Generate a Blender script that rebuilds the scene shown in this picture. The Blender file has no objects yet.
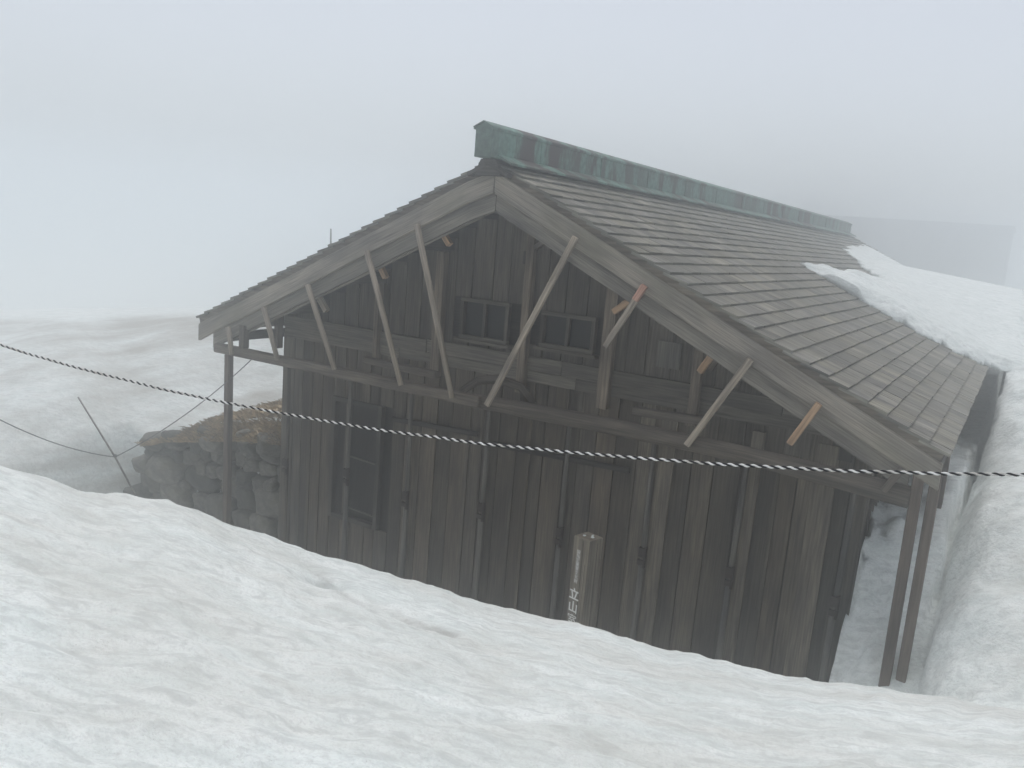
import bpy, bmesh, math, random
import numpy as np
from mathutils import Vector, Matrix, noise as mnoise

random.seed(7)
rng = np.random.default_rng(7)
SC = bpy.context.scene
COL = SC.collection

# ------------------------------------------------------------------ camera
F_PX, PITCH, ROLL, YAW = 838.5, 0.1806, 0.0815, 0.5362
CX, CY, CZ = 5.917, -9.106, 1.916
_fw = np.array([-math.sin(YAW)*math.cos(PITCH), math.cos(YAW)*math.cos(PITCH), -math.sin(PITCH)])
_r = np.array([math.cos(YAW), math.sin(YAW), 0.0]); _u = np.cross(_r, _fw)
CR = _r*math.cos(ROLL)+_u*math.sin(ROLL); CU = -_r*math.sin(ROLL)+_u*math.cos(ROLL)
cam_d = bpy.data.cameras.new('camera'); cam = bpy.data.objects.new('camera', cam_d); COL.objects.link(cam)
cam_d.sensor_width = 36; cam_d.lens = F_PX/1024*36; cam_d.clip_start = .05; cam_d.clip_end = 1000
cam.matrix_world = Matrix(((CR[0], CU[0], -_fw[0], CX), (CR[1], CU[1], -_fw[1], CY), (CR[2], CU[2], -_fw[2], CZ), (0, 0, 0, 1)))
SC.camera = cam

def view_dir(u, v):
    return _fw + CR*(u-512)/F_PX - CU*(v-384)/F_PX

# ------------------------------------------------------------------ light, sky, fog
HAZE = 0.027
w = bpy.data.worlds.new('World'); SC.world = w; w.use_nodes = True
nt = w.node_tree; nt.nodes.clear()
sky = nt.nodes.new('ShaderNodeTexSky'); sky.sky_type = 'NISHITA'; sky.sun_disc = False
SUN_EL, SUN_AZ = math.radians(80), math.radians(330)
sky.sun_elevation = SUN_EL; sky.sun_rotation = SUN_AZ; sky.air_density = 1.0; sky.dust_density = 3.0; sky.ozone_density = 1.0
hs = nt.nodes.new('ShaderNodeHueSaturation'); hs.inputs['Saturation'].default_value = .36
bg = nt.nodes.new('ShaderNodeBackground'); bg.inputs['Strength'].default_value = .12
wo = nt.nodes.new('ShaderNodeOutputWorld')
nt.links.new(sky.outputs[0], hs.inputs['Color']); nt.links.new(hs.outputs[0], bg.inputs['Color']); nt.links.new(bg.outputs[0], wo.inputs[0])
sd = bpy.data.lights.new('sun', 'SUN'); sd.energy = 0.55; sd.angle = math.radians(40); sd.color = (1, .97, .93)
so = bpy.data.objects.new('sun', sd); COL.objects.link(so)
# sun_rotation r in the sky: direction (sin r, cos r)
sv = Vector((math.sin(SUN_AZ)*math.cos(SUN_EL), math.cos(SUN_AZ)*math.cos(SUN_EL), math.sin(SUN_EL)))
so.rotation_euler = (-sv).to_track_quat('-Z', 'Y').to_euler()
SC.view_settings.view_transform = 'Standard'; SC.view_settings.look = 'None'
SC.view_settings.gamma = 1; SC.view_settings.exposure = 0.45
SC.render.engine = 'CYCLES'
cy = SC.cycles
cy.use_denoising = True
cy.max_bounces = 16; cy.diffuse_bounces = 4; cy.glossy_bounces = 2; cy.volume_bounces = 10; cy.transmission_bounces = 2
cy.caustics_reflective = False; cy.caustics_refractive = False

# ------------------------------------------------------------------ helpers
def tag(o, label=None, cat=None, group=None, kind=None):
    if label: o['label'] = label
    if cat: o['category'] = cat
    if group: o['group'] = group
    if kind: o['kind'] = kind
    return o

def thing(name, label, cat, loc=(0, 0, 0), rz=0):
    o = bpy.data.objects.new(name, None); COL.objects.link(o); o.location = loc; o.rotation_euler = (0, 0, rz)
    return tag(o, label, cat)

class MB:
    """collects boards, bars and tubes with grain UVs (u along the grain in metres); build() links ONE mesh object"""
    def __init__(s): s.v = []; s.f = []; s.uv = []; s.mi = []; s.sm = []
    def _quad(s, idx, uvs, mi=0, sm=False):
        s.f.append(idx); s.uv.append(uvs); s.mi.append(mi); s.sm.append(sm)
    def bar(s, p0, p1, wd, ht, up=(0, 0, 1), mi=0, taper=1.0):
        p0, p1, up = Vector(p0), Vector(p1), Vector(up)
        d = (p1-p0); L = d.length; d.normalize()
        a = d.cross(up)
        if a.length < 1e-5: a = d.cross(Vector((0, 1, 0)))
        a.normalize(); b = a.cross(d).normalized()
        n = len(s.v); u0 = random.uniform(0, 50); v0 = random.uniform(0, 50)
        for p, k in ((p0, 1), (p1, taper)):
            for sa, sb in ((-1, -1), (1, -1), (1, 1), (-1, 1)):
                s.v.append(p+a*sa*wd/2*k+b*sb*ht/2*k)
        for i in range(4):
            j = (i+1) % 4; wv = wd if i % 2 == 0 else ht; vo = v0+i*.7
            s._quad((n+j, n+i, n+4+i, n+4+j), ((u0, vo+wv), (u0, vo), (u0+L, vo), (u0+L, vo+wv)), mi)
        e = ((0, 0), (wd*.3, 0), (wd*.3, ht*.3), (0, ht*.3))
        s._quad((n, n+1, n+2, n+3), tuple((u0+x, v0+y) for x, y in e), mi)
        s._quad((n+7, n+6, n+5, n+4), tuple((u0+x, v0+y) for x, y in e), mi)
    def box(s, c, size, axis=2, mi=0):
        """axis-aligned box, grain along axis"""
        c = Vector(c); h = Vector(size)/2; d = Vector((0, 0, 0)); d[axis] = h[axis]
        o = [i for i in range(3) if i != axis]
        up = Vector((0, 0, 0)); up[o[1]] = 1
        s.bar(c-d, c+d, size[o[0]], size[o[1]], up, mi)
    def tube(s, pts, rad, n=8, mi=0, caps=True):
        pts = [Vector(p) for p in pts]; rr = rad if isinstance(rad, (list, tuple)) else [rad]*len(pts)
        base = len(s.v); u = random.uniform(0, 50); us = []; v0 = random.uniform(0, 50)
        ref = Vector((0, 0, 1))
        for i, p in enumerate(pts):
            t = (pts[min(i+1, len(pts)-1)]-pts[max(i-1, 0)]).normalized()
            a = t.cross(ref)
            if a.length < 1e-3: a = t.cross(Vector((0, 1, 0)))
            a.normalize(); b = a.cross(t)
            if i: u += (p-pts[i-1]).length
            us.append(u)
            for k in range(n):
                an = 2*math.pi*k/n
                s.v.append(p+(a*math.cos(an)+b*math.sin(an))*rr[i])
        for i in range(len(pts)-1):
            for k in range(n):
                k2 = (k+1) % n; A = base+i*n; B = A+n
                c = 2*math.pi*rr[i]/n
                s._quad((A+k2, A+k, B+k, B+k2), ((us[i], v0+(k+1)*c), (us[i], v0+k*c), (us[i+1], v0+k*c), (us[i+1], v0+(k+1)*c)), mi, True)
        if caps:
            s._quad(tuple(base+k for k in range(n)), tuple((v0, v0) for k in range(n)), mi)
            e = base+(len(pts)-1)*n
            s._quad(tuple(e+n-1-k for k in range(n)), tuple((v0, v0) for k in range(n)), mi)
    def poly(s, verts, mi=0):
        n = len(s.v); s.v += [Vector(p) for p in verts]
        s._quad(tuple(range(n, n+len(verts))), tuple((p[0], p[2]) for p in verts), mi)
    def prism(s, prof, y0, y1, mi=0):
        """profile of (x, z) extruded along y"""
        n = len(s.v); m = len(prof)
        for y in (y0, y1): s.v += [Vector((x, y, z)) for x, z in prof]
        acc = 0
        for i in range(m):
            j = (i+1) % m; l = math.dist(prof[i], prof[j])
            s._quad((n+i, n+j, n+m+j, n+m+i), ((y0, acc), (y0, acc+l), (y1, acc+l), (y1, acc)), mi); acc += l
        s._quad(tuple(n+m-1-i for i in range(m)), tuple(prof[m-1-i] for i in range(m)), mi)
        s._quad(tuple(n+m+i for i in range(m)), tuple(prof), mi)
    def build(s, name, mat, parent=None, bevel=0, recalc=True):
        me = bpy.data.meshes.new(name)
        me.from_pydata([tuple(v) for v in s.v], [], s.f)
        for m in (mat if isinstance(mat, (list, tuple)) else [mat]): me.materials.append(m)
        uvl = me.uv_layers.new(name='UVMap'); k = 0
        for uvs in s.uv:
            for uv in uvs: uvl.data[k].uv = uv; k += 1
        me.polygons.foreach_set('material_index', s.mi); me.polygons.foreach_set('use_smooth', s.sm)
        if recalc:
            bm = bmesh.new(); bm.from_mesh(me); bmesh.ops.recalc_face_normals(bm, faces=bm.faces); bm.to_mesh(me); bm.free()
        me.update()
        o = bpy.data.objects.new(name, me); COL.objects.link(o)
        if parent: o.parent = parent
        if bevel:
            b = o.modifiers.new('bevel', 'BEVEL'); b.width = bevel; b.segments = 2; b.limit_method = 'ANGLE'; b.angle_limit = math.radians(50)
        return o

# ------------------------------------------------------------------ materials
def mat(name):
    m = bpy.data.materials.new(name); m.use_nodes = True
    t = m.node_tree; t.nodes.clear()
    o = t.nodes.new('ShaderNodeOutputMaterial'); b = t.nodes.new('ShaderNodeBsdfPrincipled')
    t.links.new(b.outputs[0], o.inputs[0]); b.inputs['Roughness'].default_value = .85
    b.inputs['Specular IOR Level'].default_value = .25
    return m, t, b

def N(t, kind, **kw):
    n = t.nodes.new(kind)
    for k, v in kw.items():
        if k in n.inputs: n.inputs[k].default_value = v
        else: setattr(n, k, v)
    return n

def ramp(t, src, stops):
    r = t.nodes.new('ShaderNodeValToRGB'); e = r.color_ramp.elements
    while len(e) < len(stops): e.new(.5)
    for i, (p, c) in enumerate(stops):
        e[i].position = p; e[i].color = (*c, 1) if len(c) == 3 else c
    t.links.new(src, r.inputs[0]); return r.outputs[0]

def mixc(t, a, b, fac, mode='MIX'):
    m = t.nodes.new('ShaderNodeMix'); m.data_type = 'RGBA'; m.blend_type = mode
    for sck, val in ((m.inputs[6], a), (m.inputs[7], b), (m.inputs[0], fac)):
        if hasattr(val, 'is_linked'): t.links.new(val, sck)
        else: sck.default_value = val if not isinstance(val, tuple) else ((*val, 1) if len(val) == 3 else val)
    return m.outputs[2]

def wood(name, dark, light, tone=.35, grain=1.0, tint=None, bump=.25, stain=None):
    m, t, b = mat(name)
    uv = N(t, 'ShaderNodeUVMap')
    mp = N(t, 'ShaderNodeMapping'); mp.inputs['Scale'].default_value = (1.6, 38*grain, 1)
    t.links.new(uv.outputs[0], mp.inputs[0])
    n1 = N(t, 'ShaderNodeTexNoise', Scale=1.0, Detail=5.0, Roughness=.65); t.links.new(mp.outputs[0], n1.inputs['Vector'])
    mp2 = N(t, 'ShaderNodeMapping'); mp2.inputs['Scale'].default_value = (.9, 3.5, 1)
    t.links.new(uv.outputs[0], mp2.inputs[0])
    n2 = N(t, 'ShaderNodeTexNoise', Scale=1.0, Detail=3.0, Roughness=.6); t.links.new(mp2.outputs[0], n2.inputs['Vector'])
    c = ramp(t, n1.outputs[0], [(.34, tuple(x*.8 for x in dark)), (.66, tuple(x*1.12 for x in light))])
    c = mixc(t, c, ramp(t, n2.outputs[0], [(.3, (.48, .48, .50)), (.7, (1.38, 1.34, 1.24))]), .8, 'MULTIPLY')
    g = N(t, 'ShaderNodeNewGeometry')
    rv = ramp(t, g.outputs['Random Per Island'], [(0, (1-tone,)*3), (1, (1+tone,)*3)])
    c = mixc(t, c, rv, 1.0, 'MULTIPLY')
    if tint:  # some boards browner than others
        mth = N(t, 'ShaderNodeMath', operation='FRACT'); ml = N(t, 'ShaderNodeMath', operation='MULTIPLY'); ml.inputs[1].default_value = 17.31
        t.links.new(g.outputs['Random Per Island'], ml.inputs[0]); t.links.new(ml.outputs[0], mth.inputs[0])
        c = mixc(t, c, mixc(t, c, tint, 1.0, 'MULTIPLY'), mth.outputs[0])
    if stain:
        tc = N(t, 'ShaderNodeTexCoord'); n3 = N(t, 'ShaderNodeTexNoise', Scale=.9, Detail=4.0); t.links.new(tc.outputs['Object'], n3.inputs['Vector'])
        c = mixc(t, c, stain, ramp(t, n3.outputs[0], [(.5, (0, 0, 0)), (.66, (.6, .6, .6))]))
    t.links.new(c, b.inputs['Base Color'])
    bp = N(t, 'ShaderNodeBump', Strength=bump, Distance=.01); t.links.new(n1.outputs[0], bp.inputs['Height']); t.links.new(bp.outputs[0], b.inputs['Normal'])
    return m

M_WALL = wood('weathered_wall_boards', (.052, .046, .040), (.128, .115, .100), .32, tint=(1.08, .98, .86))
M_WALL2 = wood('browner_wall_boards', (.07, .061, .051), (.175, .156, .13), .3, tint=(1.08, .98, .86))
M_GABLE = wood('grey_gable_boards', (.06, .053, .046), (.145, .131, .114), .28)
M_BARGE = wood('silvered_barge_boards', (.185, .165, .142), (.36, .33, .29), .10, grain=1.5, stain=(.17, .16, .12))
M_BARGE_SHADE = wood('shade_toned_barge_boards', (.13, .12, .106), (.25, .235, .21), .10, grain=1.5)  # inner boards: darker tone stands in for shade behind the outer boards
M_BEAM = wood('dark_beam', (.06, .052, .045), (.15, .13, .11), .15)
M_PROP = wood('pale_pole', (.22, .187, .15), (.42, .37, .31), .12)
M_CUT = wood('fresh_cut_wood', (.30, .19, .115), (.46, .32, .21), .12)
M_PINK = wood('reddish_pole', (.30, .16, .12), (.44, .27, .22), .1)
M_POST = wood('brown_post', (.075, .060, .050), (.13, .105, .09), .1)
M_SHIN = wood('grey_shingles', (.11, .108, .10), (.262, .256, .238), .20, grain=.6, tint=(1.02, 1.0, .90), stain=(.13, .13, .115))
M_VERGE = wood('brown_verge', (.09, .075, .06), (.19, .165, .135), .1, grain=.5)
M_TSUKA = wood('gable_post_wood', (.10, .082, .066), (.25, .212, .172), .15)
M_CROSS = wood('cross_board_wood', (.075, .068, .06), (.175, .162, .142), .16)
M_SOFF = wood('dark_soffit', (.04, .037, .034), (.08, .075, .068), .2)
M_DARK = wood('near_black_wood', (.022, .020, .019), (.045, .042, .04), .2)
M_PANEL = wood('pale_panel', (.11, .105, .098), (.18, .172, .158), .1)
M_SIGN = wood('sign_timber', (.12, .104, .082), (.25, .222, .18), .1, grain=.8, bump=.6)

m, t, b = mat('window_glass'); b.inputs['Base Color'].default_value = (.018, .02, .022, 1); b.inputs['Roughness'].default_value = .25; M_GLASS = m
m, t, b = mat('rusty_iron'); b.inputs['Base Color'].default_value = (.03, .026, .024, 1); b.inputs['Roughness'].default_value = .6; M_IRON = m
n = N(t, 'ShaderNodeTexNoise', Scale=60.0); t.links.new(ramp(t, n.outputs[0], [(.4, (.022, .02, .02)), (.7, (.06, .035, .025))]), b.inputs['Base Color'])
m, t, b = mat('white_paint'); b.inputs['Base Color'].default_value = (.82, .82, .79, 1); M_WHITE = m
m, t, b = mat('white_fibre'); b.inputs['Base Color'].default_value = (.74, .74, .72, 1); M_FIBW = m
n = N(t, 'ShaderNodeTexNoise', Scale=14.0, Detail=5.0); tcx = N(t, 'ShaderNodeTexCoord'); t.links.new(tcx.outputs['Object'], n.inputs['Vector']); t.links.new(ramp(t, n.outputs[0], [(.36, (.48, .46, .42)), (.62, (.78, .78, .76))]), b.inputs['Base Color'])
m, t, b = mat('black_fibre'); b.inputs['Base Color'].default_value = (.03, .03, .033, 1); M_FIBB = m
m, t, b = mat('grey_cord'); b.inputs['Base Color'].default_value = (.13, .13, .14, 1); M_CORD = m
m, t, b = mat('grey_stake'); b.inputs['Base Color'].default_value = (.17, .155, .14, 1); M_STAKE = m
n = N(t, 'ShaderNodeTexNoise', Scale=20.0); t.links.new(ramp(t, n.outputs[0], [(.35, (.11, .10, .09)), (.7, (.24, .22, .2))]), b.inputs['Base Color'])

# copper with verdigris: streaks run down the sides
m, t, b = mat('verdigris_copper'); M_COPPER = m
tc = N(t, 'ShaderNodeTexCoord')
mp = N(t, 'ShaderNodeMapping'); mp.inputs['Scale'].default_value = (2.2, 2.4, .7); t.links.new(tc.outputs['Object'], mp.inputs[0])
n1 = N(t, 'ShaderNodeTexNoise', Scale=1.0, Detail=6.0, Roughness=.62); t.links.new(mp.outputs[0], n1.inputs['Vector'])
mp = N(t, 'ShaderNodeMapping'); mp.inputs['Scale'].default_value = (1.0, .5, .3); t.links.new(tc.outputs['Object'], mp.inputs[0])
n2 = N(t, 'ShaderNodeTexNoise', Scale=1.0, Detail=2.0); t.links.new(mp.outputs[0], n2.inputs['Vector'])
n3 = N(t, 'ShaderNodeTexNoise', Scale=14.0, Detail=4.0); t.links.new(tc.outputs['Object'], n3.inputs['Vector'])
g1 = ramp(t, n3.outputs[0], [(.3, (.085, .15, .125)), (.7, (.19, .30, .255))])
c = mixc(t, g1, (.07, .058, .052), ramp(t, n1.outputs[0], [(.43, (0, 0, 0)), (.52, (1, 1, 1))]))
c = mixc(t, c, g1, ramp(t, n2.outputs[0], [(.42, (0, 0, 0)), (.62, (.75, .75, .75))]))
t.links.new(c, b.inputs['Base Color']); b.inputs['Roughness'].default_value = .7; b.inputs['Metallic'].default_value = 0

# rock
m, t, b = mat('lichen_rock'); M_ROCK = m
tc = N(t, 'ShaderNodeTexCoord'); oi = N(t, 'ShaderNodeObjectInfo')
n1 = N(t, 'ShaderNodeTexNoise', Scale=5.0, Detail=8.0, Roughness=.65); t.links.new(tc.outputs['Object'], n1.inputs['Vector'])
n2 = N(t, 'ShaderNodeTexNoise', Scale=2.2, Detail=4.0); t.links.new(tc.outputs['Object'], n2.inputs['Vector'])
c = ramp(t, n1.outputs[0], [(.3, (.06, .058, .053)), (.5, (.145, .139, .127)), (.75, (.29, .28, .255))])
c = mixc(t, c, (.09, .085, .05), ramp(t, n2.outputs[0], [(.5, (0, 0, 0)), (.62, (.55, .55, .55))]))
c = mixc(t, c, ramp(t, oi.outputs['Random'], [(0, (.45, .45, .45)), (1, (1.3, 1.27, 1.22))]), 1.0, 'MULTIPLY')
t.links.new(c, b.inputs['Base Color'])
bp = N(t, 'ShaderNodeBump', Strength=.6, Distance=.04); t.links.new(n1.outputs[0], bp.inputs['Height']); t.links.new(bp.outputs[0], b.inputs['Normal'])

# dry grass
m, t, b = mat('dry_grass'); M_GRASS = m
tc = N(t, 'ShaderNodeTexCoord'); n1 = N(t, 'ShaderNodeTexNoise', Scale=1.6, Detail=6.0, Roughness=.7); t.links.new(tc.outputs['Object'], n1.inputs['Vector'])
g = N(t, 'ShaderNodeNewGeometry')
c = ramp(t, n1.outputs[0], [(.3, (.19, .145, .088)), (.55, (.32, .24, .145)), (.75, (.44, .34, .21))])
c = mixc(t, c, ramp(t, g.outputs['Random Per Island'], [(0, (.6, .6, .6)), (1, (1.3, 1.3, 1.25))]), 1.0, 'MULTIPLY')
t.links.new(c, b.inputs['Base Color'])

# snow: granular spring snow with wind-blown dirt (mask 'dirt' per vertex says how dusty a stretch is)
m, t, b = mat('old_snow'); M_SNOW = m
tc = N(t, 'ShaderNodeTexCoord')
at = N(t, 'ShaderNodeAttribute', attribute_name='dirt')
mp = N(t, 'ShaderNodeMapping'); mp.vector_type = 'TEXTURE'; mp.inputs['Scale'].default_value = (1.8, .9, .7); mp.inputs['Rotation'].default_value = (0, 0, .5); t.links.new(tc.outputs['Object'], mp.inputs[0])
n1 = N(t, 'ShaderNodeTexNoise', Scale=1.3, Detail=8.0, Roughness=.62, Distortion=.6); t.links.new(mp.outputs[0], n1.inputs['Vector'])
n2 = N(t, 'ShaderNodeTexNoise', Scale=26.0, Detail=5.0, Roughness=.7); t.links.new(tc.outputs['Object'], n2.inputs['Vector'])
n4 = N(t, 'ShaderNodeTexNoise', Scale=6.0, Detail=4.0, Roughness=.6); t.links.new(mp.outputs[0], n4.inputs['Vector'])
mk = ramp(t, n1.outputs[0], [(.36, (0, 0, 0)), (.68, (1, 1, 1))])
mm = N(t, 'ShaderNodeMath', operation='MULTIPLY'); t.links.new(mk, mm.inputs[0]); t.links.new(at.outputs['Fac'], mm.inputs[1])
n5 = N(t, 'ShaderNodeTexNoise', Scale=3.2, Detail=7.0, Roughness=.68, Distortion=.35)
mp3 = N(t, 'ShaderNodeMapping'); mp3.vector_type = 'TEXTURE'; mp3.inputs['Scale'].default_value = (1.5, .6, .6); mp3.inputs['Rotation'].default_value = (0, 0, .50); t.links.new(tc.outputs['Object'], mp3.inputs[0]); t.links.new(mp3.outputs[0], n5.inputs['Vector'])
c = mixc(t, (.71, .765, .742), (.862, .898, .877), ramp(t, n5.outputs[0], [(.34, (0, 0, 0)), (.60, (1, 1, 1))]))
c = mixc(t, c, (.58, .60, .585), ramp(t, n2.outputs[0], [(.30, (.55, .55, .55)), (.48, (0, 0, 0))]))
n8 = N(t, 'ShaderNodeTexNoise', Scale=75.0, Detail=3.0, Roughness=.7); t.links.new(tc.outputs['Object'], n8.inputs['Vector'])
c = mixc(t, c, (.50, .525, .515), ramp(t, n8.outputs[0], [(.34, (.36, .36, .36)), (.50, (0, 0, 0))]))  # dark specks stand in for shade in the grainy surface
n9 = N(t, 'ShaderNodeTexNoise', Scale=9.0, Detail=4.0, Roughness=.62, Distortion=.5); t.links.new(mp3.outputs[0], n9.inputs['Vector'])
c = mixc(t, c, (.60, .635, .62), ramp(t, n9.outputs[0], [(.36, (.8, .8, .8)), (.52, (0, 0, 0))]))  # drawn-out darker flecks: shade of the melt pits put into the colour
agr = N(t, 'ShaderNodeAttribute', attribute_name='grime_shade'); c = mixc(t, c, (.30, .30, .285), agr.outputs['Fac'])  # grime along the step, plus painted shade in its hole
# far slope: dust lies in bands along the contour
atb = N(t, 'ShaderNodeAttribute', attribute_name='band')
mp4 = N(t, 'ShaderNodeMapping'); mp4.vector_type = 'TEXTURE'; mp4.inputs['Rotation'].default_value = (0, 0, 1.45); mp4.inputs['Scale'].default_value = (9, 2.2, 1.8); t.links.new(tc.outputs['Object'], mp4.inputs[0])
n6 = N(t, 'ShaderNodeTexNoise', Scale=1.0, Detail=7.0, Roughness=.6, Distortion=.25); t.links.new(mp4.outputs[0], n6.inputs['Vector'])
mp5 = N(t, 'ShaderNodeMapping'); mp5.inputs['Scale'].default_value = (.5, .5, 2.0); t.links.new(tc.outputs['Object'], mp5.inputs[0])
n7 = N(t, 'ShaderNodeTexNoise', Scale=1.0, Detail=6.0, Roughness=.65); t.links.new(mp5.outputs[0], n7.inputs['Vector'])
bmx = N(t, 'ShaderNodeMath', operation='MULTIPLY_ADD'); t.links.new(n7.outputs[0], bmx.inputs[0]); bmx.inputs[1].default_value = .5; t.links.new(n6.outputs[0], bmx.inputs[2])
bf = ramp(t, bmx.outputs[0], [(.66, (0, 0, 0)), (.90, (1, 1, 1))])
mb = N(t, 'ShaderNodeMath', operation='MULTIPLY'); t.links.new(bf, mb.inputs[0]); t.links.new(atb.outputs['Fac'], mb.inputs[1])
c = mixc(t, c, (.50, .475, .42), mm.outputs[0])
c = mixc(t, c, (.36, .34, .30), mb.outputs[0])
sp = N(t, 'ShaderNodeTexVoronoi', Scale=9.0); t.links.new(tc.outputs['Object'], sp.inputs['Vector'])
c = mixc(t, c, (.22, .19, .15), ramp(t, sp.outputs['Distance'], [(.012, (.7, .7, .7)), (.03, (0, 0, 0))]))
t.links.new(c, b.inputs['Base Color']); b.inputs['Roughness'].default_value = .75
bp = N(t, 'ShaderNodeBump', Strength=.6, Distance=.04); t.links.new(n2.outputs[0], bp.inputs['Height'])
bp2 = N(t, 'ShaderNodeBump', Strength=.5, Distance=.06); t.links.new(n4.outputs[0], bp2.inputs['Height']); t.links.new(bp.outputs[0], bp2.inputs['Normal'])
t.links.new(bp2.outputs[0], b.inputs['Normal'])

# ------------------------------------------------------------------ numpy noise
_perm = rng.random((256, 256))
def vnoise(x, y):
    xi = np.floor(x).astype(int); yi = np.floor(y).astype(int); fx = x-xi; fy = y-yi
    fx = fx*fx*fx*(fx*(fx*6-15)+10); fy = fy*fy*fy*(fy*(fy*6-15)+10)
    g = lambda a, c: _perm[a & 255, c & 255]
    return ((g(xi, yi)*(1-fx)+g(xi+1, yi)*fx)*(1-fy)+(g(xi, yi+1)*(1-fx)+g(xi+1, yi+1)*fx)*fy)*2-1
def fbm(x, y, o=4, k=.5):
    s = 0; a = 1
    for i in range(o): s = s+a*vnoise(x*2**i+13.7*i, y*2**i-7.3*i); a *= k
    return s
def sstep(a, c, x):
    q = np.clip((x-a)/(c-a), 0, 1); return q*q*(3-2*q)
def smin(a, c, k):
    h = np.clip(.5+.5*(c-a)/k, 0, 1); return c*(1-h)+a*h-k*h*(1-h)
def smax(a, c, k): return -smin(-a, -c, k)

# ------------------------------------------------------------------ terrain
APEX, HALF = 2.645, 5.5
SL = APEX/HALF
FLOOR = -4.35
crest_px = [(-700, 345), (-350, 395), (-150, 432), (0, 463.5), (32, 472), (65, 485), (98, 492), (130, 495), (163, 499), (195, 510), (221, 522), (247, 531), (277, 540), (299, 549), (322, 556), (358, 564.5), (400, 576), (426, 584), (452, 592), (472, 600), (520, 613), (564, 620), (588, 627), (608, 633), (638, 641.5), (665, 650), (696, 656), (730, 663), (777, 673.5), (825, 679.5), (850, 682), (925, 694), (965, 700), (1024, 708), (1200, 722), (1500, 735)]
_cd = [view_dir(*q) for q in crest_px]
C_AZ = np.array([math.atan2(d[0], d[1]) for d in _cd]); C_TAN = np.array([d[2]/math.hypot(d[0], d[1]) for d in _cd])
RC, ZG = 6.0, CZ-1.6
azs = np.linspace(-math.pi, math.pi, 721)
tan_goal = np.interp(azs, C_AZ, C_TAN); tan_used = tan_goal.copy()
def fg_profile(r, tn):
    zc = CZ+RC*tn
    zin = ZG+(zc-ZG)*(r/RC)**1.7
    zout = zc-(r-RC)*.95
    return smin(zin, zout, .22)
rr = np.linspace(2, 9, 300)[:, None]
for _ in range(5):
    tan_used += tan_goal-((fg_profile(rr, tan_used[None])-CZ)/rr).max(0)

def crest_z(x): return 2.15-.125*x
def env(x, y):
    """everything but the bank the photographer stands on"""
    # floor of the melted-out well round the hut
    z = np.full_like(x, FLOOR)
    dc = np.hypot(x-CX, y-CY)
    # slope to the left and behind
    azc = np.degrees(np.arctan2(x-CX, y-CY))
    amp = 3.46+.030*(np.clip(azc, -76, -44)+57)
    hill = -4.95+.95*sstep(-10.0, -12.2, x)+(amp-.95*sstep(-10.0, -12.2, x))*sstep(13, 27, dc)+.22*fbm(azc*.14, dc*.10, 3)*sstep(15, 19, dc)*(1-sstep(24, 27, dc))-3.6*sstep(28, 48, dc)
    hill = hill+.10*fbm(x*.10, y*.10, 2)*sstep(13, 20, dc)
    # stepped melt bands running along the slope
    hill = hill+.07*fbm(dc*.8+1.2*fbm(x*.08, y*.08, 2), (x-y)*.05, 2)*sstep(17, 21, dc)*(1-sstep(25, 27, dc))
    well = sstep(-10.7, -9.95, x)*(1-sstep(2.0, 2.2, y))*(x < -3)
    hill = hill*(1-well)-4.95*well
    top = np.interp(x, [-11.5, -9.7, -8, -6.5, -5], [-4.9, -3.35, -2.5, -2.1, -1.85])
    emb = top+.08*np.minimum(y-2.2, 4)-.45*np.maximum(y-6.5, 0)
    emb = np.where(y > 2.15, emb, -9.0)
    emb = smax(hill, emb, .25)
    left = np.where((x < -4.2), np.where(y > 2.15, emb, hill), z)
    w_ = sstep(-5.6, -4.7, x)*(1-sstep(24.5, 27, y))
    z = left*(1-w_)+z*w_
    # behind the hut the slope goes on
    far = hill*(1-sstep(-3, 5, x))+(crest_z(6)-.06*(y-19))*sstep(-1, 6, x)
    wb = sstep(24.5, 27, y)*(x > -5)
    z = z*(1-wb)+far*wb
    # snow heaped against the right-hand side
    n = fbm(x*1.3, y*1.3, 4)
    zi = np.interp(y, [-3, -1.5, -.9, -.2, .75, 1.3, 2.0, 5, 9, 25], [-4.3, -4.0, -3.5, -2.75, -1.45, -1.1, -.92, -1.15, -1.4, -1.5])+.12*n+.10*fbm(x*5.5, y*4.5, 3, .6)*(1-sstep(5.15, 5.45, x))
    gap = -2.6+.4*sstep(3, 8, y)*1.5
    zb = np.interp(y, [-4, -2.5, -1, .5, 1.7, 2.4, 3.2, 4.4, 6, 8, 9.2, 10, 12, 14, 16, 19, 30, 60], [-2.1, -2.05, -1.75, -1.1, -.58, -.5, -.62, -.95, -.80, -.02, .24, .27, .36, .66, 1.04, 1.38, 1.1, .6])
    zb = zb+.09*n+.05*fbm(x*3.1, y*3.1, 3)-.55*np.exp(-np.maximum(x-5.72, 0)/.22)*(1-sstep(8, 10, y))+.05*(x-6.2)*sstep(-1, 3, y)
    xw = 4.80+.06*fbm(y*2.5, y*0+3.1, 3)+.05*np.sin(y*3)
    g0 = 5.60+.03*fbm(y*1.7, y*0+9.1, 2); g1 = 5.665+.03*fbm(y*1.5, y*0+5.1, 2)+.16*sstep(5, 8.5, y)
    r_ = np.where(x < g0, zi, np.where(x < g1, np.minimum(zi, zb)-.25-.9*sstep(3.5, 7.5, y), zb))
    # near the photographer the gap closes
    gc = 1-sstep(.2, 1.2, y)
    r_ = np.where((x >= g0) & (x < g1), r_*(1-gc)+np.minimum(zi, zb)*gc, r_)
    z = np.where((x > xw) & (y < 26), np.maximum(r_, FLOOR), z)
    return z

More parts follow.
